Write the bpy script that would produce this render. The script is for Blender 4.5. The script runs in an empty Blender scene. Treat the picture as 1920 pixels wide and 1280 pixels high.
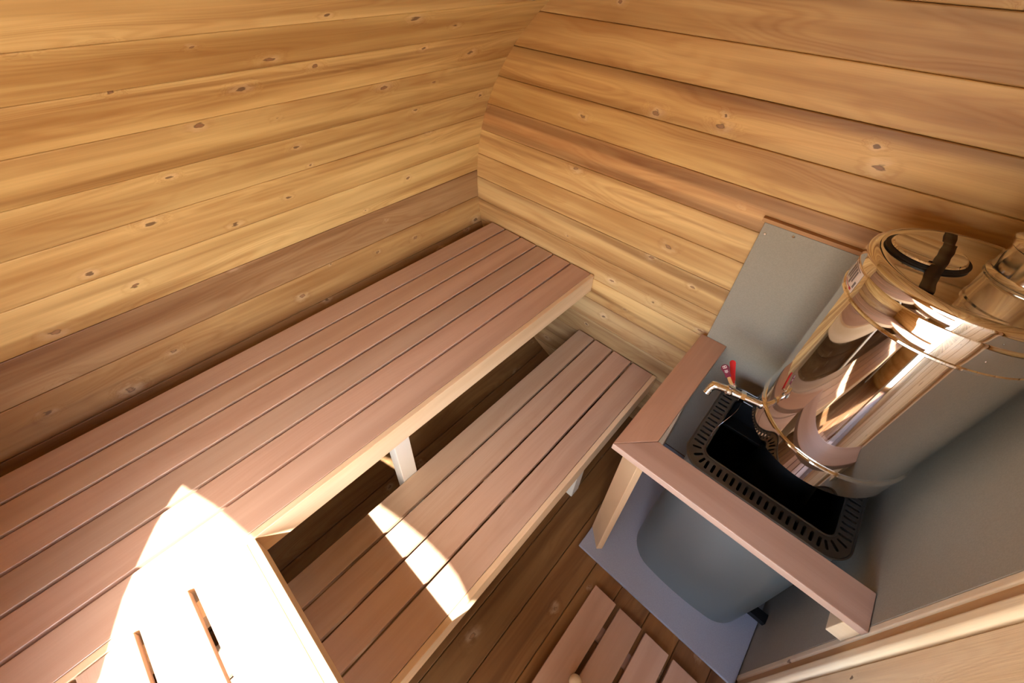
import bpy, bmesh, math, random
from mathutils import Vector, Matrix
random.seed(7)
scene = bpy.context.scene
col = scene.collection

# ------------------------------------------------------------------ camera, sky, sun, exposure
S = 1.35; H = 1.832                    # model unit -> metres, camera height over the floor
def W(x, y, z): return Vector((x * S, y * S, z * S + H))
CM = ((0.7313, 0.6811, 0.0300), (0.4715, -0.4734, -0.7446), (-0.4929, 0.5586, -0.6670))
FPX, PX, PY = 777.07, 948.78, 570.22
cd = bpy.data.cameras.new('camera'); cam = bpy.data.objects.new('camera', cd); col.objects.link(cam)
r_ = Vector(CM[0]).normalized(); f_ = Vector(CM[2]).normalized(); u_ = r_.cross(f_).normalized(); f_ = u_.cross(r_)
cam.matrix_world = Matrix(((r_.x, u_.x, -f_.x, 0), (r_.y, u_.y, -f_.y, 0), (r_.z, u_.z, -f_.z, H), (0, 0, 0, 1)))
cd.sensor_width = 36; cd.lens = FPX * 36 / 1920
cd.shift_x = (960 - PX) / 1920; cd.shift_y = (PY - 640) / 1920
cd.clip_start = 0.01
scene.camera = cam

SUN = Vector((-.155, .187, -.26)).normalized()
world = bpy.data.worlds.new('sky'); scene.world = world; world.use_nodes = True
wn = world.node_tree.nodes; sky = wn.new('ShaderNodeTexSky'); sky.sky_type = 'NISHITA'; sky.sun_disc = False
sky.sun_elevation = math.asin(-SUN.z); sky.sun_rotation = math.atan2(-SUN.x, -SUN.y)
sky.dust_density = 1.5
world.node_tree.links.new(sky.outputs[0], wn['Background'].inputs[0]); wn['Background'].inputs[1].default_value = 1.1
sl = bpy.data.lights.new('sun', 'SUN'); sl.energy = 12; sl.angle = math.radians(.6); sl.color = (1, .97, .93)
so = bpy.data.objects.new('sun', sl); col.objects.link(so)
so.rotation_euler = SUN.to_track_quat('-Z', 'Y').to_euler()
so.location = (1, -3, 5)
vs = scene.view_settings
vs.view_transform = 'Standard'; vs.look = 'None'; vs.gamma = 1; vs.use_curve_mapping = False
vs.exposure = 1.16

# ------------------------------------------------------------------ materials
def srgb(r, g, b):
    f = lambda c: (c / 255 / 12.92) if c <= 10 else ((c / 255 + .055) / 1.055) ** 2.4
    return (f(r), f(g), f(b), 1)

class NT:
    def __init__(s, name):
        s.m = bpy.data.materials.new(name); s.m.use_nodes = True
        s.t = s.m.node_tree; s.n = s.t.nodes; s.b = s.n['Principled BSDF']
    def new(s, typ, **k):
        n = s.n.new(typ)
        for a, v in k.items(): setattr(n, a, v)
        return n
    def put(s, sock, v):
        if hasattr(v, 'is_output') or isinstance(v, bpy.types.NodeSocket): s.t.links.new(v, sock)
        else: sock.default_value = v
    def math(s, op, a, b=0.0, c=0.0):
        n = s.new('ShaderNodeMath', operation=op)
        s.put(n.inputs[0], a); s.put(n.inputs[1], b); s.put(n.inputs[2], c); return n.outputs[0]
    def vec(s, x, y, z):
        n = s.new('ShaderNodeCombineXYZ'); s.put(n.inputs[0], x); s.put(n.inputs[1], y); s.put(n.inputs[2], z); return n.outputs[0]
    def noise(s, v, scale=1, detail=2, rough=.5):
        n = s.new('ShaderNodeTexNoise'); s.put(n.inputs['Vector'], v); n.inputs['Scale'].default_value = scale
        n.inputs['Detail'].default_value = detail; n.inputs['Roughness'].default_value = rough; return n.outputs['Fac']
    def ramp(s, f, stops):
        n = s.new('ShaderNodeValToRGB'); s.put(n.inputs[0], f); e = n.color_ramp.elements
        while len(e) < len(stops): e.new(.5)
        for i, (p, c) in enumerate(stops):
            e[i].position = p; e[i].color = c if hasattr(c, '__len__') else (c, c, c, 1)
        return n.outputs[0]
    def mix(s, f, a, b, mode='MIX'):
        n = s.new('ShaderNodeMix', data_type='RGBA', blend_type=mode)
        s.put(n.inputs[0], f); s.put(n.inputs[6], a); s.put(n.inputs[7], b); return n.outputs[2]
    def smooth(s, v, lo, hi, a=0., b=1.):
        n = s.new('ShaderNodeMapRange', interpolation_type='SMOOTHSTEP')
        s.put(n.inputs[0], v); n.inputs[1].default_value = lo; n.inputs[2].default_value = hi
        n.inputs[3].default_value = a; n.inputs[4].default_value = b; return n.outputs[0]

def wood(name, dark, light, knots=0.0, streak=.5, ring=.5, rough=.5, fine=.12, spec=.4):
    """boards: uv = metres along / across the grain, face attributes pid and tint tell the boards apart"""
    T = NT(name)
    uv = T.new('ShaderNodeUVMap', uv_map='UVMap').outputs[0]
    sp = T.new('ShaderNodeSeparateXYZ'); T.put(sp.inputs[0], uv); u, v = sp.outputs[0], sp.outputs[1]
    pid = T.new('ShaderNodeAttribute', attribute_name='pid').outputs['Fac']
    tint = T.new('ShaderNodeAttribute', attribute_name='tint').outputs['Color']
    off = T.math('MULTIPLY', pid, 3.17)
    uo = T.math('ADD', u, off)
    # knots
    if knots > 0:
        kv = T.vec(T.math('MULTIPLY', uo, 5.2), T.math('MULTIPLY', T.math('ADD', v, off), 8.0), 0.0)
        vo = T.new('ShaderNodeTexVoronoi', voronoi_dimensions='2D', feature='F1'); T.put(vo.inputs['Vector'], kv)
        vo.inputs['Scale'].default_value = 1
        d = vo.outputs['Distance']
        cs = T.new('ShaderNodeSeparateColor'); T.put(cs.inputs[0], vo.outputs['Color'])
        on = T.math('LESS_THAN', cs.outputs[0], knots)
        size = T.math('MULTIPLY_ADD', cs.outputs[1], .6, .25)
        dn = T.math('DIVIDE', T.math('ADD', d, T.math('MULTIPLY', T.math('SUBTRACT', T.noise(T.vec(T.math('MULTIPLY', uo, 42), T.math('MULTIPLY', v, 110), 0.)), .5), .16)), size)
        halo = T.math('MULTIPLY', T.smooth(dn, .45, .05), on)
    else:
        halo = 0.0
    broad = T.noise(T.vec(T.math('MULTIPLY', uo, .9), T.math('MULTIPLY', v, 14), off), 1, 3, .55)
    n1 = T.noise(T.vec(T.math('MULTIPLY', uo, 1.1), T.math('MULTIPLY', v, 7), off), 1, 2, .5)
    fib0 = T.noise(T.vec(T.math('MULTIPLY', uo, 7), T.math('MULTIPLY', v, 90), off), 1, 2, .5)
    ph = T.math('MULTIPLY_ADD', n1, 34.0, T.math('MULTIPLY', v, 60.0))
    ph = T.math('ADD', ph, T.math('MULTIPLY', halo, 7.0) if knots > 0 else 0.0)
    s1 = T.math('MULTIPLY_ADD', T.math('SINE', ph), .5, .5)
    s1 = T.math('POWER', s1, 2.2)
    s2 = T.math('POWER', T.math('MULTIPLY_ADD', T.math('SINE', T.math('MULTIPLY_ADD', ph, 4.3, T.math('MULTIPLY', fib0, 2.5))), .5, .5), 1.6)
    s2 = T.math('MULTIPLY', s2, T.smooth(n1, .40, .62))
    s1 = T.math('MULTIPLY_ADD', s2, .75, T.math('MULTIPLY', s1, .6))
    fib = T.noise(T.vec(T.math('MULTIPLY', uo, 5), T.math('MULTIPLY', v, 330), off), 1, 3, .6)
    c = T.mix(T.smooth(broad, .3, .7), dark, light)
    c = T.mix(T.math('MULTIPLY', s1, ring * .4), c, T.mix(1.0, c, (.66, .46, .30, 1), 'MULTIPLY'))
    st = T.smooth(T.noise(T.vec(T.math('MULTIPLY', uo, .7), T.math('MULTIPLY', v, 22), T.math('ADD', off, 5.0)), 1, 2, .5), .56, .72)
    c = T.mix(T.math('MULTIPLY', st, streak), c, T.mix(1.0, c, (.55, .42, .33, 1), 'MULTIPLY'))
    fb = T.math('MULTIPLY_ADD', fib, fine * 2, 1 - fine)
    c = T.mix(1.0, c, T.vec(fb, fb, fb), 'MULTIPLY')
    c = T.mix(1.0, c, tint, 'MULTIPLY')
    if knots > 0:
        pale = T.math('MULTIPLY', T.math('MULTIPLY', T.smooth(dn, .30, .08), T.smooth(T.noise(T.vec(T.math('MULTIPLY', uo, 22), T.math('MULTIPLY', v, 30), 3.)), .35, .6)), on)
        c = T.mix(T.math('MULTIPLY', pale, .42), c, T.mix(.5, c, (.95, .74, .50, 1)))
        core = T.math('MULTIPLY', T.smooth(dn, .095, .055), on)
        c = T.mix(T.math('MULTIPLY', core, .85), c, (.14, .07, .03, 1))
        cen = T.math('MULTIPLY', T.smooth(dn, .060, .035), T.math('GREATER_THAN', cs.outputs[2], .35))
        c = T.mix(T.math('MULTIPLY', T.math('MULTIPLY', cen, on), .75), c, (.36, .18, .08, 1))
    T.put(T.b.inputs['Base Color'], c)
    T.put(T.b.inputs['Roughness'], T.math('MULTIPLY_ADD', fib, .12, rough - .06))
    T.b.inputs['Specular IOR Level'].default_value = spec
    bp = T.new('ShaderNodeBump'); bp.inputs['Strength'].default_value = .12; bp.inputs['Distance'].default_value = .002
    T.put(bp.inputs['Height'], T.math('ADD', fib, T.math('MULTIPLY', s1, .3))); T.put(T.b.inputs['Normal'], bp.outputs[0])
    return T.m

M = {}
M['wall'] = wood('spruce_cladding', srgb(178, 139, 86), srgb(222, 192, 134), knots=.42, streak=.6, ring=.95, rough=.5)
M['bench'] = wood('smooth_bench_wood', srgb(186, 152, 126), srgb(202, 170, 144), knots=0, streak=.10, ring=.22, rough=.36, fine=.06, spec=.5)
M['pale'] = wood('pale_bench_edge_wood', srgb(222, 188, 146), srgb(236, 206, 166), knots=0, streak=.1, ring=.2, rough=.45, fine=.06)
M['frame'] = wood('bright_frame_wood', srgb(230, 204, 164), srgb(244, 224, 190), knots=.25, streak=.2, ring=.4, rough=.5, fine=.08)

def plain(name, color, rough=.5, metal=0., spec=.5, speck=0., sscale=400, bump=0., rvar=0.):
    T = NT(name)
    tc = T.new('ShaderNodeTexCoord').outputs['Object']
    c = color
    if speck > 0:
        n = T.noise(tc, sscale, 2, .6); n2 = T.noise(tc, 9, 3, .6)
        k = T.math('ADD', T.math('MULTIPLY_ADD', T.smooth(n, .35, .65), speck, 1 - speck / 2), T.math('MULTIPLY_ADD', n2, speck * .8, -speck * .4))
        c = T.mix(1.0, color, T.vec(k, k, k), 'MULTIPLY')
    T.put(T.b.inputs['Base Color'], c)
    T.b.inputs['Metallic'].default_value = metal; T.b.inputs['Specular IOR Level'].default_value = spec
    if rvar > 0:
        n3 = T.smooth(T.noise(tc, 14, 4, .65), .55, .75)
        T.put(T.b.inputs['Roughness'], T.math('MULTIPLY_ADD', n3, rvar, rough))
    else: T.b.inputs['Roughness'].default_value = rough
    if bump > 0:
        bp = T.new('ShaderNodeBump'); bp.inputs['Strength'].default_value = bump; bp.inputs['Distance'].default_value = .001
        T.put(bp.inputs['Height'], T.noise(tc, sscale * .7, 2)); T.put(T.b.inputs['Normal'], bp.outputs[0])
    return T.m
M['board'] = plain('grey_fibre_cement_board', srgb(146, 134, 116), .62, speck=.10, sscale=260, bump=.25)
M['tray'] = plain('grey_floor_plate', srgb(150, 152, 160), .5, speck=.08, sscale=300, bump=.1)
M['stove'] = plain('graphite_stove_enamel', srgb(134, 142, 140), .36, metal=.72, spec=.6, speck=.02)
M['black'] = plain('soot_black_steel', srgb(14, 14, 16), .45, spec=.4)
M['rim'] = plain('dark_steel_grate', srgb(92, 88, 84), .38, metal=.7)
M['steel'] = plain('polished_stainless', (.78, .78, .78, 1), .035, metal=1., rvar=.05)
M['steel2'] = plain('stainless_flue', (.72, .72, .72, 1), .12, metal=1., rvar=.06)
M['chrome'] = plain('chromed_brass', (.85, .84, .82, 1), .12, metal=1.)
M['red'] = plain('red_plastic_sleeve', srgb(196, 22, 30), .4)
M['maroon'] = plain('maroon_tag', srgb(110, 26, 50), .45)
M['paper'] = plain('white_sticker', srgb(222, 208, 200), .5)
M['ink'] = plain('grey_ink', srgb(120, 112, 110), .6)
M['redink'] = plain('red_ink', srgb(170, 40, 50), .6)
M['tape'] = plain('dark_brown_tape', srgb(38, 26, 20), .35, spec=.4)
M['gasket'] = plain('black_gasket', srgb(16, 13, 11), .5)
M['bounce_post'] = plain('sun_bounce_pale_post', srgb(226, 220, 204), .5)  # post wood, whitened with bounced sunlight put into its colour
M['ground'] = plain('pale_gravel', srgb(176, 168, 152), .9, speck=.2, sscale=40)

# ------------------------------------------------------------------ mesh builder
class MB:
    def __init__(s):
        s.bm = bmesh.new(); s.uv = s.bm.loops.layers.uv.new('UVMap')
        s.pid = s.bm.faces.layers.float.new('pid'); s.tint = s.bm.faces.layers.float_color.new('tint')
    def face(s, pts, uvs=None, pid=0., tint=(1, 1, 1)):
        vs_ = [s.bm.verts.new(p) for p in pts]
        f = s.bm.faces.new(vs_)
        f[s.pid] = pid; f[s.tint] = (*tint, 1)
        if uvs:
            for l, q in zip(f.loops, uvs): l[s.uv].uv = q
        return f
    def prism(s, poly, z0, z1, axis='z', grain='y', pid=0., tint=(1, 1, 1), conv=W):
        """poly: list of 2d points; extruded from z0 to z1 along axis (x: yz poly, y: xz poly, z: xy poly)"""
        def P(p, q):
            if axis == 'z': return conv(p[0], p[1], q)
            if axis == 'y': return conv(p[0], q, p[1])
            return conv(q, p[0], p[1])
        a = [s.bm.verts.new(P(p, z0)) for p in poly]; b = [s.bm.verts.new(P(p, z1)) for p in poly]
        fs = [s.bm.faces.new(list(reversed(a))), s.bm.faces.new(b)]
        n = len(poly)
        for i in range(n): fs.append(s.bm.faces.new((a[i], a[(i + 1) % n], b[(i + 1) % n], b[i])))
        g = 'xyz'.index(grain); o = [i for i in range(3) if i != g]
        for f in fs:
            f[s.pid] = pid; f[s.tint] = (*tint, 1)
            for l in f.loops:
                c = l.vert.co; l[s.uv].uv = (c[g], c[o[0]] + c[o[1]])
        return fs
    def box(s, x0, x1, y0, y1, z0, z1, **k):
        return s.prism([(x0, y0), (x1, y0), (x1, y1), (x0, y1)], z0, z1, **k)
    def lathe(s, prof, c, n=96, caps=True, pid=0.):
        """prof: (r,z) list in metres; c: world centre xy"""
        rings = []
        for r, z in prof:
            if r < 1e-6: rings.append([s.bm.verts.new((c[0], c[1], z))] * n)
            else: rings.append([s.bm.verts.new((c[0] + r * math.cos(2 * math.pi * i / n), c[1] + r * math.sin(2 * math.pi * i / n), z)) for i in range(n)])
        for A, B in zip(rings, rings[1:]):
            for i in range(n):
                j = (i + 1) % n; vs_ = []
                for v in (A[i], A[j], B[j], B[i]):
                    if v not in vs_: vs_.append(v)
                if len(vs_) > 2: s.bm.faces.new(vs_)
    def tube(s, pts, r, n=14, caps=True):
        pts = [Vector(p) for p in pts]; R = r if hasattr(r, '__len__') else [r] * len(pts)
        prev = None; up = None
        for i, p in enumerate(pts):
            t = (pts[min(i + 1, len(pts) - 1)] - pts[max(i - 1, 0)]).normalized()
            if up is None: up = t.orthogonal().normalized()
            up = (up - t * up.dot(t)).normalized(); sd = t.cross(up)
            ring = [s.bm.verts.new(p + (up * math.cos(2 * math.pi * k / n) + sd * math.sin(2 * math.pi * k / n)) * R[i]) for k in range(n)]
            if prev:
                for k in range(n): s.bm.faces.new((prev[k], prev[(k + 1) % n], ring[(k + 1) % n], ring[k]))
            elif caps: s.bm.faces.new(list(reversed(ring)))
            prev = ring
        if caps: s.bm.faces.new(prev)
    def build(s, name, mat, parent=None, bevel=0., smooth=False, solid=0., seg=2, origin=None):
        bmesh.ops.recalc_face_normals(s.bm, faces=s.bm.faces)
        me = bpy.data.meshes.new(name); s.bm.to_mesh(me); s.bm.free(); me.materials.append(mat)
        o = bpy.data.objects.new(name, me); col.objects.link(o)
        if parent is not None:
            o.parent = parent
            pw = Vector((0, 0, 0)); q = parent
            while q: pw += q.location; q = q.parent
            me.transform(Matrix.Translation(-pw))
        elif len(me.vertices):
            mn = Vector([min(v.co[i] for v in me.vertices) for i in range(3)]); mx = Vector([max(v.co[i] for v in me.vertices) for i in range(3)])
            b = Vector(((mn.x + mx.x) / 2, (mn.y + mx.y) / 2, mn.z)); me.transform(Matrix.Translation(-b)); o.location = b
        if smooth:
            for p in me.polygons: p.use_smooth = True
            me.set_sharp_from_angle(angle=math.radians(35))
        if solid:
            m = o.modifiers.new('thickness', 'SOLIDIFY'); m.thickness = solid; m.offset = -1
        if bevel:
            m = o.modifiers.new('edges', 'BEVEL'); m.width = bevel; m.segments = seg; m.limit_method = 'ANGLE'
            m.angle_limit = math.radians(40); m.harden_normals = True
            for p in me.polygons: p.use_smooth = True
            me.set_sharp_from_angle(angle=math.radians(40)) if False else None
        return o

def thing(name, label, cat, loc=(0, 0, 0), group=None):
    o = bpy.data.objects.new(name, None); o.empty_display_size = .05; col.objects.link(o); o.location = loc
    o['label'] = label; o['category'] = cat
    if group: o['group'] = group
    return o
def tag(o, label, cat, group=None):
    o['label'] = label; o['category'] = cat
    if group: o['group'] = group
    return o
def structure(o, label=None):
    o['kind'] = 'structure'
    if label: o['label'] = label
    return o
rnd = lambda a=.06: tuple(1 + random.uniform(-a, a) for _ in range(3))
def shade(a=.08, b=.02):
    k = 1 + random.uniform(-a, a); return tuple(k + random.uniform(-b, b) for _ in range(3))

# ------------------------------------------------------------------ room shell
CX, CZ, RR = -.341, -.676, .7073
ZF = -1.357                      # floor
YB, YN = 1.0, -.50               # back wall, front wall
XR = .362                        # right wall
GW, GD = .0011, .005            # groove half width and depth

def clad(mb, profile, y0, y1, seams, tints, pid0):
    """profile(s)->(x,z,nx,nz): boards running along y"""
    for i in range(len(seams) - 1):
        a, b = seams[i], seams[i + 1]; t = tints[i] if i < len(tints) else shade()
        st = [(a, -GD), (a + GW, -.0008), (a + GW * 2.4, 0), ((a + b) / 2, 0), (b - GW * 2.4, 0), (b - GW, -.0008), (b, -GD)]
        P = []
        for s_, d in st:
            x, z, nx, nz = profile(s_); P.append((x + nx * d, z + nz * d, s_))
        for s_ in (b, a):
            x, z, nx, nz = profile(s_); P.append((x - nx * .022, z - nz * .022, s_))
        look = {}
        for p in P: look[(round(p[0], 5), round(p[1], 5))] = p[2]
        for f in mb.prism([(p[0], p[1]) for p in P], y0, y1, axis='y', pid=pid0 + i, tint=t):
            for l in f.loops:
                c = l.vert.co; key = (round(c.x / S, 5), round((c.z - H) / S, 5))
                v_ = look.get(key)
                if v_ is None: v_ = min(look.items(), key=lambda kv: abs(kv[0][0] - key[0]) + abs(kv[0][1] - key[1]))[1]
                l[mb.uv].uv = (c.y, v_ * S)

def arc(s_):                     # s = angle(rad) * R, measured counter-clockwise
    th = s_ / RR
    return CX + RR * math.cos(th), CZ + RR * math.sin(th), -math.cos(th), -math.sin(th)
rad = math.radians
seams = [RR * rad(128.05 + 8.22 * k) for k in range(-1, 17)]
# stave colours, top to bottom; shade behind the bench painted into the lowest ones
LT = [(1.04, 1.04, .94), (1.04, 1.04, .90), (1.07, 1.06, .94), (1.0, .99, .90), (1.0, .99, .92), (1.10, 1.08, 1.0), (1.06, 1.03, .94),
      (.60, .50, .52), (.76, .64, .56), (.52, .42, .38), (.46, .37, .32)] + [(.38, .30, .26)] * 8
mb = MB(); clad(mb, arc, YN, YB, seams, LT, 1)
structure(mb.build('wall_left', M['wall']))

# floor boards under everything
mb = MB(); xs = [-.56 + .0855 * k for k in range(13)]
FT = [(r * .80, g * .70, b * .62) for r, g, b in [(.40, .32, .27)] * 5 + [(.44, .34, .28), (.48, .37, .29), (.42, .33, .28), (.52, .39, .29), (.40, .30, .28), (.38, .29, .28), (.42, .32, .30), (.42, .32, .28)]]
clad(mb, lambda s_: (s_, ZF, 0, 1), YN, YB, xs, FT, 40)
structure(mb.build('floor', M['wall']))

# ceiling: continues the staves over to the right wall
t0 = rad(128.05 - 8.22); p0 = (CX + RR * math.cos(t0), CZ + RR * math.sin(t0)); d0 = (math.sin(t0), -math.cos(t0))
pts = [p0, (p0[0] + d0[0] * .17, p0[1] + d0[1] * .17), (-.40, .135), (-.22, .165), (0, .165), (.14, .12), (.25, .03), (.325, -.09), (.355, -.22), (XR, -.36)]
L = [0.]
for a, b in zip(pts, pts[1:]): L.append(L[-1] + math.hypot(b[0] - a[0], b[1] - a[1]))
def ceil(s_):
    s_ = max(0, min(L[-1], s_))
    for i in range(len(L) - 1):
        if s_ <= L[i + 1] + 1e-9: break
    k = (s_ - L[i]) / (L[i + 1] - L[i]); a, b = pts[i], pts[i + 1]; dx, dz = (b[0] - a[0]), (b[1] - a[1]); l = math.hypot(dx, dz)
    return a[0] + dx * k, a[1] + dz * k, dz / l, -dx / l
mb = MB(); clad(mb, ceil, YN, YB, [L[-1] * k / 14 for k in range(15)], [], 60)
structure(mb.build('ceiling', M['wall']))
mb = MB(); clad(mb, lambda s_: (XR, -.36 - s_, -1, 0), YN, YB, [0, .09, .18, .27, .36, .45, .54, .63, .72, .81, .90, .997], [], 80)
structure(mb.build('wall_right', M['wall']))

def grade(mb, faces, lo, hi, stops, base, axis_s):
    """natural colour bands along a board: stops = [(position across 0..1, factor)]"""
    for f in faces:
        c = sum((axis_s(v.co) for v in f.verts)) / len(f.verts); k = min(1, max(0, (c - lo) / (hi - lo)))
        for (p0_, f0), (p1_, f1) in zip(stops, stops[1:]):
            if p0_ <= k <= p1_:
                m_ = f0 + (f1 - f0) * (k - p0_) / (p1_ - p0_); f[mb.tint] = (base[0] * m_, base[1] * (m_ ** 1.12), base[2] * (m_ ** 1.2), 1); break
# back wall: horizontal boards, colours read top to bottom
mb = MB()
zs = [-.146 - .0868 * k for k in range(-4, 15)]
BT = [(.88, .80, .68), (.88, .80, .68), (.88, .80, .68), (.90, .80, .68), (.98, .86, .70), (.94, .80, .64), (.95, .82, .66), (.84, .66, .60), (1.0, .88, .78),  # light falling off upward is painted into the top boards
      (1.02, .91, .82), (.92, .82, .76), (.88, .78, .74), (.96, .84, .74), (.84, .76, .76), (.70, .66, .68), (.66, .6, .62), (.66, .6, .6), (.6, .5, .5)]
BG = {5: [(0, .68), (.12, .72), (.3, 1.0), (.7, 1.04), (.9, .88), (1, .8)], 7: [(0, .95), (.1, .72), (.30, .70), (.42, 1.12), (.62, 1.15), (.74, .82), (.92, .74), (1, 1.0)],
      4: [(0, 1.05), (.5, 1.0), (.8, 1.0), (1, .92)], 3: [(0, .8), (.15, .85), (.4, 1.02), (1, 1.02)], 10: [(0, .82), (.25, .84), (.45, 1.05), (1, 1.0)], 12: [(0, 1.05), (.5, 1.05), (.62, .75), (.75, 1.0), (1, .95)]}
for i in range(len(zs) - 1):
    a, b = zs[i], zs[i + 1]; x0, x1 = -1.10, .40
    st = [(a, GD), (a - GW, .0008), (a - GW * 2.4, 0), (b + GW * 2.4, 0), (b + GW, .0008), (b, GD)]
    if i in BG:
        st = st[:3] + [(a + (b - a) * k / 24, 0) for k in range(1, 24)] + st[3:]
    st += [(b, .022), (a, .022)]
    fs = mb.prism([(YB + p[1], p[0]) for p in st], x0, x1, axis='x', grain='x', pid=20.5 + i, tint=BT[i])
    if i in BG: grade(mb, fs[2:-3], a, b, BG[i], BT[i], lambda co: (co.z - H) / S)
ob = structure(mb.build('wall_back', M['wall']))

# front wall with the arched opening the daylight comes through
def opening():
    b = .828; out = []
    for xw, zp in [(-.74, -.454), (-.77, -.417), (-.789, -.3875), (-.805, -.342), (-.818, -.29), (-.821, -.24), (-.816, -.199), (-.70, -.157), (-.581, -.125), (-.49, -.100),
                   (-.40, -.078), (-.31, -.055), (-.231, -.039), (-.156, -.032), (-.11, -.036), (-.08, -.05), (-.062, -.07), (-.052, -.11)]:
        out.append((xw + .596 * (-YN) / .72, -.815 + zp + (-YN) / .72))
    return out
op = opening()
op = [(op[0][0] + .03, op[0][1] - .12), (op[0][0] + .03, -.80)][::-1] + op + [(min(op[-1][0], .345), -1.33), (.215, -1.33), (.215, -.80)]
outer = [(-1.1, ZF - .02), (.41, ZF - .02), (.41, .22), (-1.1, .22)]
bm = bmesh.new(); uvl = bm.loops.layers.uv.new('UVMap'); pl = bm.faces.layers.float.new('pid'); tl = bm.faces.layers.float_color.new('tint')
ed = []
for loop in (outer, op):
    v = [bm.verts.new(W(x, YN, z)) for x, z in loop]
    ed += [bm.edges.new((v[i], v[(i + 1) % len(v)])) for i in range(len(v))]
bmesh.ops.triangle_fill(bm, edges=ed, use_beauty=True)
g = bmesh.ops.extrude_face_region(bm, geom=bm.faces[:])
bmesh.ops.translate(bm, verts=[e for e in g['geom'] if isinstance(e, bmesh.types.BMVert)], vec=(0, -.015, 0))
bmesh.ops.recalc_face_normals(bm, faces=bm.faces)
for f in bm.faces:
    f[tl] = (1, .95, .85, 1); f[pl] = 99
    for l in f.loops: l[uvl].uv = (l.vert.co.x, l.vert.co.z + l.vert.co.y)
me = bpy.data.meshes.new('wall_front'); bm.to_mesh(me); bm.free(); me.materials.append(M['wall'])
ob = bpy.data.objects.new('wall_front', me); col.objects.link(ob); structure(ob)

# ground outside the doorway
mb = MB(); mb.face([(-30, -40, -.12), (30, -40, -.12), (30, YN * S - .06, -.12), (-30, YN * S - .06, -.12)])
structure(mb.build('ground', M['ground']))

# vertical trim boards on the right wall beside the heat shield
mb = MB(); mb.box(.340, XR - .0005, .470, .4965, ZF, -.25, grain='z', pid=3, tint=(1.06, 1.04, 1.0))
structure(mb.build('trim_1', M['frame'], bevel=.012, seg=4))
mb = MB(); mb.box(.3515, XR - .0005, .4975, .532, ZF, -.25, grain='z', pid=5, tint=(.62, .46, .30))
structure(mb.build('trim_2', M['frame'], bevel=.002))
mb = MB()
for k, y1 in enumerate((.4645, .355, .245)): mb.box(.346, XR - .0005, y1 - .107, y1, ZF, -.25, grain='z', pid=7 + k, tint=(1.04, .98, .90))
structure(mb.build('trim_3', M['frame'], bevel=.003))

# ------------------------------------------------------------------ benches
def bench(name, label, x_edges, y0, y1, ztop, th=.0165, fasc=.014, fh=.065, gap=.0036, pid=0, tints=None, group=None, endgap=.004):
    t = thing(name, label, 'bench', W((x_edges[0] + x_edges[-1]) / 2, (y0 + y1) / 2, ZF), group)
    n = len(x_edges) - 1
    for i in range(n):
        a = x_edges[i] + (gap if i else 0); b = x_edges[i + 1] - (gap if i < n - 1 else fasc + .0006)
        m = MB(); m.box(a, b, y0, y1 - endgap - random.uniform(0, .002), ztop - th, ztop, pid=pid + i, tint=tints[i] if tints else shade(.05, .015))
        m.build('slat', M['bench'], t, bevel=.0022)
    m = MB(); m.box(x_edges[-1] - fasc, x_edges[-1], y0, y1 - endgap, ztop - fh, ztop, pid=pid + 20)
    o = m.build('fascia_board', M['pale'], t, bevel=.0022); o['label'] = 'paler front board'
    m = MB(); m.box(x_edges[0] + .01, x_edges[0] + .04, y0 + .02, y1 - .02, ztop - .06, ztop - th - .0002, pid=pid + 21, tint=(.8, .7, .6))
    m.build('rail', M['pale'], t)
    for y in (y0 + .12, (y0 + y1) / 2 + .1, y1 - .035):
        m = MB(); m.box(x_edges[0] + .04, x_edges[-1] - fasc - .0005, y, y + .03, ztop - .06, ztop - th - .0002, pid=pid + 22, grain='x', tint=(.8, .7, .6))
        m.build('crosspiece', M['pale'], t)
    return t
UT = [(.98, .96, .94), (1.0, .97, .90), (1.03, .98, .96), (.93, .93, .92), (1.04, .97, .96), (1.02, .97, .96)]
up = bench('sauna_bench', 'long upper bench of six pinkish slats against the curved wall', [-.965, -.8965, -.8215, -.7445, -.669, -.595, -.5], -.485, 1.0, -.823, pid=100, tints=UT)
m = MB(); m.box(-.553, -.5145, .206, .249, ZF, -.888, grain='z', pid=2)
o = m.build('support_post', M['bounce_post'], up, bevel=.003); o['label'] = 'upright wooden post under the front edge, whitened with painted sun bounce'
LTn = [(.94, .98, .92), (.97, .97, .94), (1.0, .96, .94), (.98, .95, .94)]
lo = bench('sauna_bench', 'lower step bench of four slats in front of the long upper bench', [-.513, -.444, -.3675, -.291, -.199], -.485, 1.0, -1.083, pid=130, tints=LTn)
m = MB(); m.box(-.245, -.2135, .60, .64, ZF, -1.144, grain='z', pid=2); m.build('support_post', M['bounce_post'], lo, bevel=.003)
m = MB(); m.box(-.245, -.2135, -.46, -.42, ZF, -1.144, grain='z', pid=2); m.build('support_post', M['bounce_post'], lo, bevel=.003)
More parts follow.
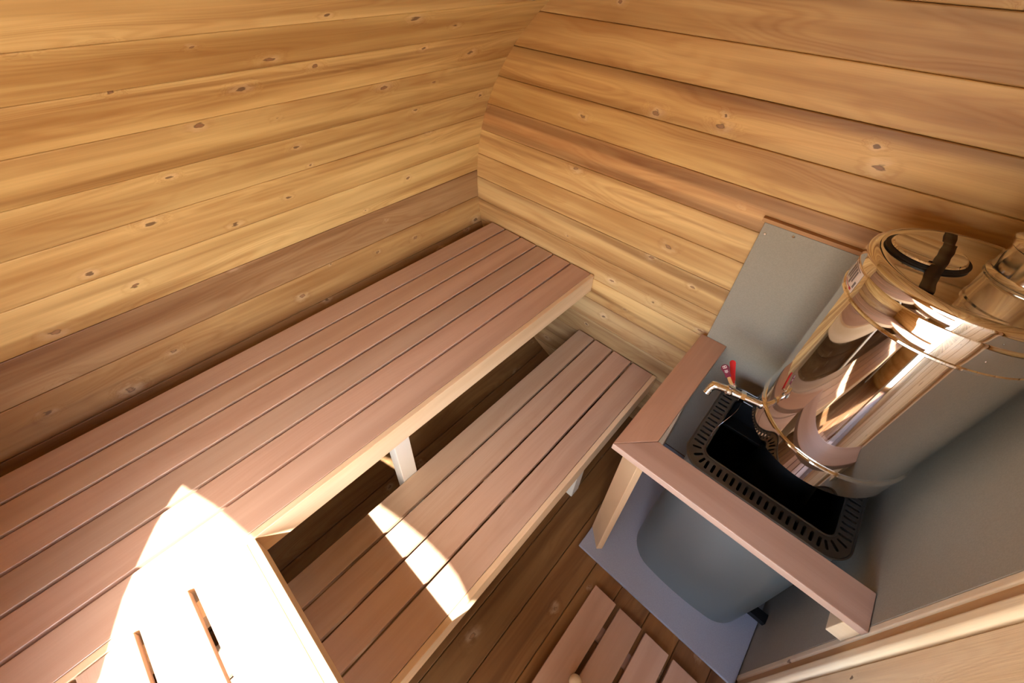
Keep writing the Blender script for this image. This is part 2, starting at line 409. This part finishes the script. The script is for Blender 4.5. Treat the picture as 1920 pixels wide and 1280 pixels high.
# return bench across the near end; unseen right part lengthened to block stray sun
t = thing('sauna_bench', 'short cross bench joining the upper bench at the sunlit near end', 'bench', W(-.2, -.25, ZF))
for k, (a, b) in enumerate([(-.105 - .086, -.1041), (-.1925 - .0755, -.1925 - .0065), (-.2745 - .072, -.2745), (-.3525 - .07, -.3525)]):
    m = MB(); m.box(-.4985, .215, a, b, -.8395, -.823, grain='x', pid=150 + k, tint=shade(.04)); m.build('slat', M['bench'], t, bevel=.0022)
m = MB(); m.box(-.4985, .215, -.104, -.09, -.888, -.823, grain='x', pid=155)
o = m.build('fascia_board', M['pale'], t, bevel=.0022); o['label'] = 'paler edge board facing the stove end'
m = MB(); m.box(-.48, -.45, -.42, -.105, -.878, -.840, grain='y', pid=156); m.build('crosspiece', M['pale'], t)
m = MB(); m.box(.17, .20, -.42, -.105, -.878, -.840, grain='y', pid=157); m.build('crosspiece', M['pale'], t)
m = MB(); m.box(.172, .202, -.15, -.12, ZF, -.879, grain='z', pid=158); m.build('support_post', M['bounce_post'], t, bevel=.003)

# ------------------------------------------------------------------ duckboard
t = thing('duckboard', 'slatted wooden duckboard lying on the floor below the stove plate', 'duckboard', W(.12, .2, ZF))
for k in range(4):
    a = -.018 + .0767 * k
    m = MB(); m.box(a, a + .0655, -.05, .443, -1.348, -1.335, pid=170 + k, tint=((.86, .76, .70), (.84, .76, .72), (.94, .88, .88), (.96, .90, .90))[k])
    m.build('slat', M['bench'], t, bevel=.002)
for y in (.05, .345):
    m = MB(); m.box(-.01, .27, y, y + .035, ZF + .0002, -1.3485, grain='x', pid=176, tint=(.5, .4, .4)); m.build('batten', M['bench'], t)
m = MB(); c = W(.058, .238, -1.335); m.lathe([(0, c.z + .034), (.010, c.z + .033), (.018, c.z + .027), (.021, c.z + .018), (.019, c.z + .008), (.013, c.z + .0005), (0, c.z + .0005)], (c.x, c.y), 32)
tag(m.build('wooden_knob', M['frame'], smooth=True), 'small round pale wooden knob sitting on the duckboard', 'knob')

# ------------------------------------------------------------------ stove surround
m = MB(); m.box(-.112, .3455, .498, .9835, ZF + .0003, -1.345, grain='x')
tag(m.build('stove_floor_plate', M['tray'], bevel=.002), 'grey floor plate under the stove, blue-grey at its front edge', 'floor plate')
def panel(name, label, x0, x1, y0, y1, z0, z1, screws):
    t = thing(name, label, 'heat shield', W((x0 + x1) / 2, (y0 + y1) / 2, z0))
    m = MB(); m.box(x0, x1, y0, y1, z0, z1); m.build('board', M['board'], t, bevel=.0015)
    for p, n in screws:
        m = MB(); c = W(*p); d = Vector(n)
        m.tube([c - d * .004, c + d * .0006, c + d * .0016], [.0042, .0042, .0028], 16); m.build('screw', M['steel2'], t, smooth=True)
    return t
panel('heat_shield', 'beige-grey heat shield board standing on the back plank wall', -.118, .340, .9850, .9945, -1.3445, -.458,
      [((-.107, .985, -.483), (0, -1, 0)), ((-.055, .985, -.467), (0, -1, 0)), ((.25, .985, -.467), (0, -1, 0))])
panel('heat_shield', 'brown-grey heat shield board on the side wall right of the stove', .3475, .3610, .519 + .014, .9945, -1.3560, -.40,
      [((.3475, .60, -.45), (-1, 0, 0)), ((.3475, .9, -.45), (-1, 0, 0))])
# edge strip of the side shield
m = MB(); m.box(.3475, .3612, .5195, .5325, -1.356, -.40, grain='z', pid=9, tint=(.95, .95, .98)); tag(m.build('edge_strip', M['frame'], bevel=.003, seg=3), 'thin pale wooden edge strip closing the front of the side heat shield', 'edge strip')
m = MB(); m.box(-.125, .34, .9850, .9985, -.4575, -.449, grain='x', pid=11, tint=(.7, .5, .4))
tag(m.build('top_strip', M['wall']), 'dark wooden strip along the top of the back heat shield', 'strip')

# guard rail
zr, th = -.819, .019
POSTX, POSTY = -.068, .523
t = thing('stove_guard', 'reddish wooden guard rail around the front and left of the stove', 'guard rail', W(.1, .6, -1.345))
x0, x1, x2 = -.132, -.062, .3465; y0, y1, y2 = .518, .592, .984
m = MB(); m.prism([(x0, y0), (x2, y0), (x2, y1), (x1, y1)], zr - th, zr, grain='x', pid=200, tint=(.93, .86, .88)); m.build('front_rail', M['bench'], t, bevel=.0022)
m = MB(); m.prism([(x0 + .0003, y0 + .0008), (x1 - .0005, y1 + .0005), (x1 - .0005, y2), (x0 + .0003, y2)], zr - th, zr, grain='y', pid=201, tint=(1.0, .84, .76)); m.build('side_rail', M['bench'], t, bevel=.0022)
m = MB(); m.prism([(POSTX, POSTY), (POSTX + .0125, POSTY + .0125), (POSTX - .0325, POSTY + .0575), (POSTX - .045, POSTY + .045)], -1.3447, zr - th - .0003, grain='z', pid=202, tint=(.86, .76, .66)); m.build('post', M['pale'], t, bevel=.002)
m = MB(); m.box(.322, .3468, .522, .585, -.900, zr - th - .0003, grain='x', pid=203); m.build('support_block', M['pale'], t, bevel=.002)
m = MB(); m.box(-.118, -.08, .94, .984, -1.3447, zr - th - .0003, grain='z', pid=204); m.build('post', M['pale'], t, bevel=.002)
M['bench'].use_fake_user = False

# ------------------------------------------------------------------ stove
def rrect(x0, x1, y0, y1, r, n=8, bow=0.):
    P = []
    for cx_, cy_, a0 in ((x1 - r, y0 + r, -90), (x1 - r, y1 - r, 0), (x0 + r, y1 - r, 90), (x0 + r, y0 + r, 180)):
        for k in range(n + 1):
            a = rad(a0 + 90 * k / n); P.append([cx_ + r * math.cos(a), cy_ + r * math.sin(a)])
    # add bowed front points
    for p in P:
        if p[1] < (y0 + y1) / 2:
            k = (p[0] - (x0 + x1) / 2) / ((x1 - x0) / 2); p[1] -= bow * max(0, 1 - k * k)
    last = P[-1]; first = P[0]
    N = 14
    for k in range(1, N):
        x = last[0] + (first[0] - last[0]) * k / N; q = (x - (x0 + x1) / 2) / ((x1 - x0) / 2)
        P.append([x, y0 - bow * max(0, 1 - q * q)])
    return P
def loft(mb, rings, close_top=False, close_bot=False):
    vr = [[mb.bm.verts.new(W(p[0], p[1], z)) for p in P] for P, z in rings]
    for A, B in zip(vr, vr[1:]):
        for i in range(len(A)): mb.bm.faces.new((A[i], A[(i + 1) % len(A)], B[(i + 1) % len(B)], B[i]))
    if close_bot: mb.bm.faces.new(list(reversed(vr[0])))
    if close_top: mb.bm.faces.new(vr[-1])
stove = thing('sauna_stove', 'dark graphite sauna stove with a slotted top rim behind the guard', 'stove', W(.15, .76, -1.345))
ZR = -.862
m = MB()
loft(m, [(rrect(-.002, .303, .600, .90, .062, bow=.018), -1.3445), (rrect(-.004, .306, .602, .90, .062, bow=.018), -1.20), (rrect(-.004, .307, .617, .905, .055, bow=.022), -1.0), (rrect(-.004, .309, .631, .905, .042, bow=.006), ZR - .012)], close_bot=True)
m.build('body', M['stove'], stove, smooth=True)
m = MB()
loft(m, [(rrect(.024, .282, .672, .872, .02), ZR - .002), (rrect(.024, .282, .672, .872, .02), -1.12)], close_bot=False)
b = rrect(.024, .282, .672, .872, .02); m.bm.faces.new([m.bm.verts.new(W(p[0], p[1], -1.12)) for p in b])
m.build('fire_chamber', M['black'], stove, smooth=True)
m = MB(); m.box(.026, .28, .835, .871, -.935, -.925); m.build('baffle_plate', M['black'], stove, bevel=.002)
# rim: flat ring with slots cut through it
def ring_obj():
    m = MB(); O = rrect(-.013, .317, .626, .912, .046, n=10); I = rrect(.021, .285, .668, .876, .018, n=10)
    for z in (0,):
        a = [m.bm.verts.new(W(p[0], p[1], ZR)) for p in O]; b = [m.bm.verts.new(W(p[0], p[1], ZR)) for p in I]
        c = [m.bm.verts.new(W(p[0], p[1], ZR - .006)) for p in O]; d = [m.bm.verts.new(W(p[0], p[1], ZR - .006)) for p in I]
        n = len(a)
        for i in range(n):
            j = (i + 1) % n
            m.bm.faces.new((a[i], a[j], b[j], b[i])); m.bm.faces.new((c[i], d[i], d[j], c[j]))
            m.bm.faces.new((a[i], c[i], c[j], a[j])); m.bm.faces.new((b[i], b[j], d[j], d[i]))
    return m
rm = ring_obj(); rim = rm.build('slotted_rim', M['rim'], stove)
cut = MB()
def slot(cx_, cy_, ang, ln=.024, wd=.0062):
    P = []
    for k in range(7): a = rad(-90 + 180 * k / 6); P.append((ln / 2 - wd / 2 + wd / 2 * math.cos(a), wd / 2 * math.sin(a)))
    for k in range(7): a = rad(90 + 180 * k / 6); P.append((-ln / 2 + wd / 2 + wd / 2 * math.cos(a), wd / 2 * math.sin(a)))
    ca, sa = math.cos(ang), math.sin(ang)
    cut.prism([(cx_ + x * ca - y * sa, cy_ + x * sa + y * ca) for x, y in P], ZR - .012, ZR + .006)
def along(P0, P1, n, ang):
    for k in range(n):
        f = k / (n - 1); slot(P0[0] + (P1[0] - P0[0]) * f, P0[1] + (P1[1] - P0[1]) * f, ang)
along((.004, .690), (.004, .875), 13, 0); along((.301, .690), (.301, .875), 13, 0)
along((.040, .647), (.265, .647), 17, rad(90)); along((.040, .894), (.265, .894), 17, rad(90))
for cx_, cy_, a in ((.016, .659, 225), (.289, .659, -45), (.016, .884, 135), (.289, .884, 45)): slot(cx_, cy_, rad(a), .022)
for cx_, cy_, a in ((.006, .674, 200), (.028, .650, 250), (.299, .674, -20), (.277, .650, -70)): slot(cx_, cy_, rad(a), .020, .0055)
cutter = cut.build('cutter', M['rim'])
bm_ = rim.modifiers.new('cut', 'BOOLEAN'); bm_.object = cutter; bm_.solver = 'EXACT'
bpy.context.view_layer.update()
dg = bpy.context.evaluated_depsgraph_get(); nm = bpy.data.meshes.new_from_object(rim.evaluated_get(dg))
rim.modifiers.clear(); rim.data = nm; nm.name = 'slotted_rim'
bpy.data.objects.remove(cutter)
m = MB()   # raised lips of the rim
for P in (rrect(-.013, .317, .626, .912, .046, n=10), rrect(.021, .285, .668, .876, .018, n=10)):
    q = [W(p[0], p[1], ZR + .0008) for p in P]; m.tube(q + [q[0]], .0028, 8, caps=False)
m.build('rim_lip', M['rim'], stove, smooth=True)
m = MB(); m.box(.293, .3465, .655, .680, -1.310, -1.292); m.build('bracket', M['black'], stove)
m = MB(); m.box(.293, .3465, .775, .800, -1.310, -1.292); m.build('bracket', M['black'], stove)
# collar and pipe under the tank
TX, TY = .184, .816; tc = W(TX, TY, 0)
zz = lambda z: z * S + H
m = MB(); m.lathe([(.0, zz(-.7805)), (.085, zz(-.7805)), (.085, zz(-.9)), (.105, zz(-1.0)), (.105, zz(-1.119)), (0, zz(-1.119))], (tc.x, tc.y), 64)
m.build('flue_collar', M['black'], stove, smooth=True)

# ------------------------------------------------------------------ water tank
tank = thing('water_tank', 'polished stainless steel water tank mounted over the stove', 'water tank', W(TX, TY, -.78))
rb = .1735
Z0, Z1, Z2, Z3, Z4 = zz(-.780), zz(-.722), zz(-.422), zz(-.372), zz(-.342)
m = MB(); m.lathe([(0, Z0 + .004), (rb - .006, Z0 + .004), (rb, Z0), (rb + .004, Z0 + .002), (rb + .004, Z1 - .006), (rb + .0065, Z1 - .003), (rb + .0055, Z1 + .001), (rb + .001, Z1 + .003), (rb - .001, Z1 + .0035)], (tc.x, tc.y), 160)
m.build('bottom_band', M['steel'], tank, smooth=True)
m = MB(); m.lathe([(rb, Z1 + .001), (rb, Z2 + .001)], (tc.x, tc.y), 160); m.build('body', M['steel'], tank, smooth=True)
m = MB(); m.lathe([(rb - .001, Z2 - .001), (rb + .004, Z2 - .0005), (rb + .0075, Z2 + .003), (rb + .0065, Z2 + .007), (rb + .004, Z2 + .009), (rb + .004, Z3 - .004), (rb + .002, Z3)], (tc.x, tc.y), 160)
m.build('top_band', M['steel'], tank, smooth=True)
prof = [(rb + .001, Z3 - .001), (rb + .0045, Z3 + .001), (rb + .005, Z3 + .006)]
for k in range(9):
    a = rad(90 * k / 8); prof.append((rb - .010 + .015 * math.cos(a), Z4 - .018 + .016 * math.sin(a)))
prof += [(rb - .012, Z4 - .0035), (rb - .016, Z4 - .004), (rb - .022, Z4 - .004), (0, Z4 - .004)]
m = MB(); m.lathe(prof, (tc.x, tc.y), 160); lid = m.build('lid', M['steel'], tank, smooth=True)
# filler cap
cc = W(.353 * .3435, 2.398 * .3435, 0); ZL = Z4 - .004
m = MB(); m.lathe([(0, ZL + .0002), (.0705, ZL + .0002), (.0715, ZL + .002), (.0715, ZL + .004), (.066, ZL + .005), (0, ZL + .005)], (cc.x, cc.y), 96)
m.build('cap_gasket', M['gasket'], tank, smooth=True)
m = MB(); prof = [(.056, ZL + .005), (.0625, ZL + .0055), (.064, ZL + .008), (.0625, ZL + .011), (.060, ZL + .012), (.058, ZL + .011), (0, ZL + .011)]
m.lathe(prof, (cc.x, cc.y), 96); cap = m.build('filler_cap', M['steel'], tank, smooth=True)
# tape strip over the cap
def onLid(u, v, z): pass
ta = W(.385 * .342, 2.08 * .342, 0); tb = W(.425 * .342, 2.72 * .342, 0)
def tape_z(p):
    d = (Vector((p.x, p.y)) - Vector((cc.x, cc.y))).length
    return ZL + (.0128 if d < .063 else (.0128 - (d - .063) / .02 * .0116 if d < .083 else .0012))
m = MB(); n = 40; pr = None
dirv = Vector((tb.x - ta.x, tb.y - ta.y, 0)).normalized(); sd = Vector((-dirv.y, dirv.x, 0))
for k in range(n + 1):
    c = ta.lerp(tb, k / n); c.z = tape_z(c); wv = .0112 + .0006 * math.sin(k * .9)
    off = sd * (.002 * math.sin(k * .17))
    cur = [m.bm.verts.new(c + off - sd * wv), m.bm.verts.new(c + off + sd * wv)]
    if pr: m.bm.faces.new((pr[0], pr[1], cur[1], cur[0]))
    pr = cur
m.build('tape', M['tape'], tank, solid=.0006, smooth=True)
# flue out of the lid
pc = W(.695 * .347, 2.445 * .347, 0)
m = MB(); m.lathe([(.070, Z4 - .0036), (.072, Z4 + .000), (.068, Z4 + .004), (.0665, Z4 + .009), (.0665, Z4 + .055), (.0695, Z4 + .058), (.0695, Z4 + .066), (.0655, Z4 + .070), (.0635, Z4 + .078), (.0635, Z4 + .30), (.0635, zz(.16))], (pc.x, pc.y), 96)
fl = m.build('flue_pipe', M['steel2'], smooth=True); tag(fl, 'vertical stainless flue pipe rising from the right side of the tank lid', 'flue pipe')
# sticker on the top band
def sticker(a0, a1, z0, z1, r, mat, name, par, n=12):
    m = MB(); pr = None
    for k in range(n + 1):
        a = rad(a0 + (a1 - a0) * k / n); x, y = tc.x + r * math.cos(a), tc.y + r * math.sin(a)
        cur = [m.bm.verts.new((x, y, z0)), m.bm.verts.new((x, y, z1))]
        if pr: m.bm.faces.new((pr[0], cur[0], cur[1], pr[1]))
        pr = cur
    return m.build(name, mat, par, smooth=True)
rs = rb + .0045
st = sticker(186, 208, Z2 + .013, Z3 - .006, rs, M['paper'], 'sticker', tank)
hz = (Z3 - Z2)
for k, (a0, a1, f0, f1, mt) in enumerate([(189, 192, .35, .80, 'ink'), (193, 195.5, .40, .82, 'ink'), (196.5, 199, .30, .82, 'ink'), (200, 202, .42, .80, 'ink'), (188, 204, .84, .87, 'ink'), (190, 203, .24, .265, 'redink'), (202.5, 205.5, .215, .29, 'redink'), (204.6, 206.8, .34, .55, 'ink')]):
    sticker(a0, a1, Z2 + hz * f0, Z2 + hz * f1, rs + .0005, M[mt], 'printed_mark', st, 4)

# ------------------------------------------------------------------ tap
zv = -.735
def V(u, v, z=zv):               # pixel measured on the level of the tap, used once to find its real position
    rr = [CM[0][i] * (u - PX) / FPX + CM[1][i] * (v - PY) / FPX + CM[2][i] for i in range(3)]
    k = z / rr[2]; return W(rr[0] * k, rr[1] * k, z)
A = V(1425, 757); B = V(1392, 743); Cc = V(1368, 732); Dd = V(1347, 724)
ax = (Dd - A).normalized()
m = MB(); m.tube([B + ax * .006, B + ax * .012, Cc - ax * .010, Cc - ax * .004, Cc + ax * .006, Cc + ax * .012, Dd], [.012, .012, .013, .0165, .0165, .012, .012], 20); tap = m.build('drain_tap', M['chrome'], tank, smooth=True); tap['label'] = 'chrome ball valve tap with a red lever'
m = MB(); m.tube([A + ax * -.004, A, A, B], [.013, .013, .0105, .0105], 20); m.build('pipe_stub', M['chrome'], tap, smooth=True)
m = MB(); m.tube([B - ax * .006, B + ax * .006], [.0165, .0165], 6); m.build('hex_nut', M['chrome'], tap)
e1 = Dd + ax * .010 + Vector((0, 0, -.001)); e2 = e1 + Vector((-.006, -.006, -.012)); e3 = e2 + Vector((-.002, -.010, -.016))
m = MB(); m.tube([Dd - ax * .002, Dd + ax * .006, e1, e2, e3], [.012, .0135, .013, .011, .0085], 16); m.build('spout', M['chrome'], tap, smooth=True)
m = MB()
for k in range(3):
    p = e2.lerp(e3, .35 + .3 * k); m.tube([p, p + (e3 - e2).normalized() * .0025], [.0115, .0115], 16)
m.build('hose_barb', M['chrome'], tap, smooth=True)
# stem and levers
top = Cc + Vector((0, 0, .020))
m = MB(); m.tube([Cc, top], [.0075, .0075], 12); m.tube([top, top + Vector((0, 0, .004))], [.011, .011], 6); m.build('stem', M['chrome'], tap)
def paddle(name, mat, p0, p1, w0, w1, thick, par, nrm):
    m = MB(); d = (p1 - p0); L_ = d.length; d.normalize(); s_ = d.cross(nrm).normalized(); nn = s_.cross(d)
    out = [(0, -w0), (L_ * .35, -w0)]
    out += [(L_ - w1 + w1 * math.cos(rad(a)), w1 * math.sin(rad(a))) for a in range(-90, 91, 15)]
    out += [(L_ * .35, w0), (0, w0)]
    a = [m.bm.verts.new(p0 + d * x + s_ * y + nn * thick / 2) for x, y in out]; b = [m.bm.verts.new(p0 + d * x + s_ * y - nn * thick / 2) for x, y in out]
    m.bm.faces.new(a); m.bm.faces.new(list(reversed(b)))
    for i in range(len(a)): m.bm.faces.new((a[i], b[i], b[(i + 1) % len(a)], a[(i + 1) % len(a)]))
    return m.build(name, mat, par, bevel=.0012)
camv = (Vector((0, 0, H)) - Cc).normalized()
l0 = top + Vector((0, 0, .003)); l1 = V(1374, 712, -.725); l2 = V(1374, 675, -.70)
paddle('lever_arm', M['chrome'], l0, l1, .0068, .0068, .0025, tap, camv)
paddle('lever_sleeve', M['red'], l1 - (l2 - l1).normalized() * .004, l2, .0068, .0085, .006, tap, camv)
g0 = top + Vector((-.002, 0, .003)); g2 = V(1357, 683, -.70); g1 = g0.lerp(g2, .42)
paddle('tag_arm', M['chrome'], g0, g1, .005, .005, .0015, tap, camv)
tg = paddle('maroon_tag', M['maroon'], g1 - (g2 - g1).normalized() * .002, g2, .008, .0115, .002, tap, camv)
m = MB(); d = (g2 - g1).normalized(); s_ = d.cross(camv).normalized(); nn = s_.cross(d)
if nn.dot(camv) < 0: nn = -nn
def mark(x, y, lx, ly):
    c = g1.lerp(g2, x) + s_ * y + nn * .0016
    q = [c + d * a * lx + s_ * b_ * ly for a, b_ in ((-1, -1), (1, -1), (1, 1), (-1, 1))]; m.bm.faces.new([m.bm.verts.new(p) for p in q])
for a in ((.78, 0, .0045, .0008), (.70, .0022, .0008, .003), (.86, .0022, .0008, .003), (.70, -.0022, .0008, .003), (.86, -.0022, .0008, .003), (.78, .0046, .0035, .0007), (.78, -.0046, .0035, .0007),
          (.50, 0, .0006, .005), (.44, 0, .0006, .004), (.38, 0, .0006, .005), (.32, 0, .0006, .003)): mark(*a)
m.build('printed_mark', M['paper'], tap, solid=.0003)
# thin wire dangling from the tap
w0 = B + Vector((.004, 0, -.013)); w1 = W(.045, .77, -.80); w2 = W(.010, .74, -.835); w3 = W(-.002 + .02, .72, -.858)
m = MB(); P = []
for k in range(17):
    f = k / 16; P.append((1 - f) ** 3 * w0 + 3 * (1 - f) ** 2 * f * w1 + 3 * (1 - f) * f * f * w2 + f ** 3 * w3)
m.tube(P, .0006, 6); tag(m.build('wire', M['steel2'], smooth=True), 'fine wire dangling from the tap into the stove opening', 'wire')
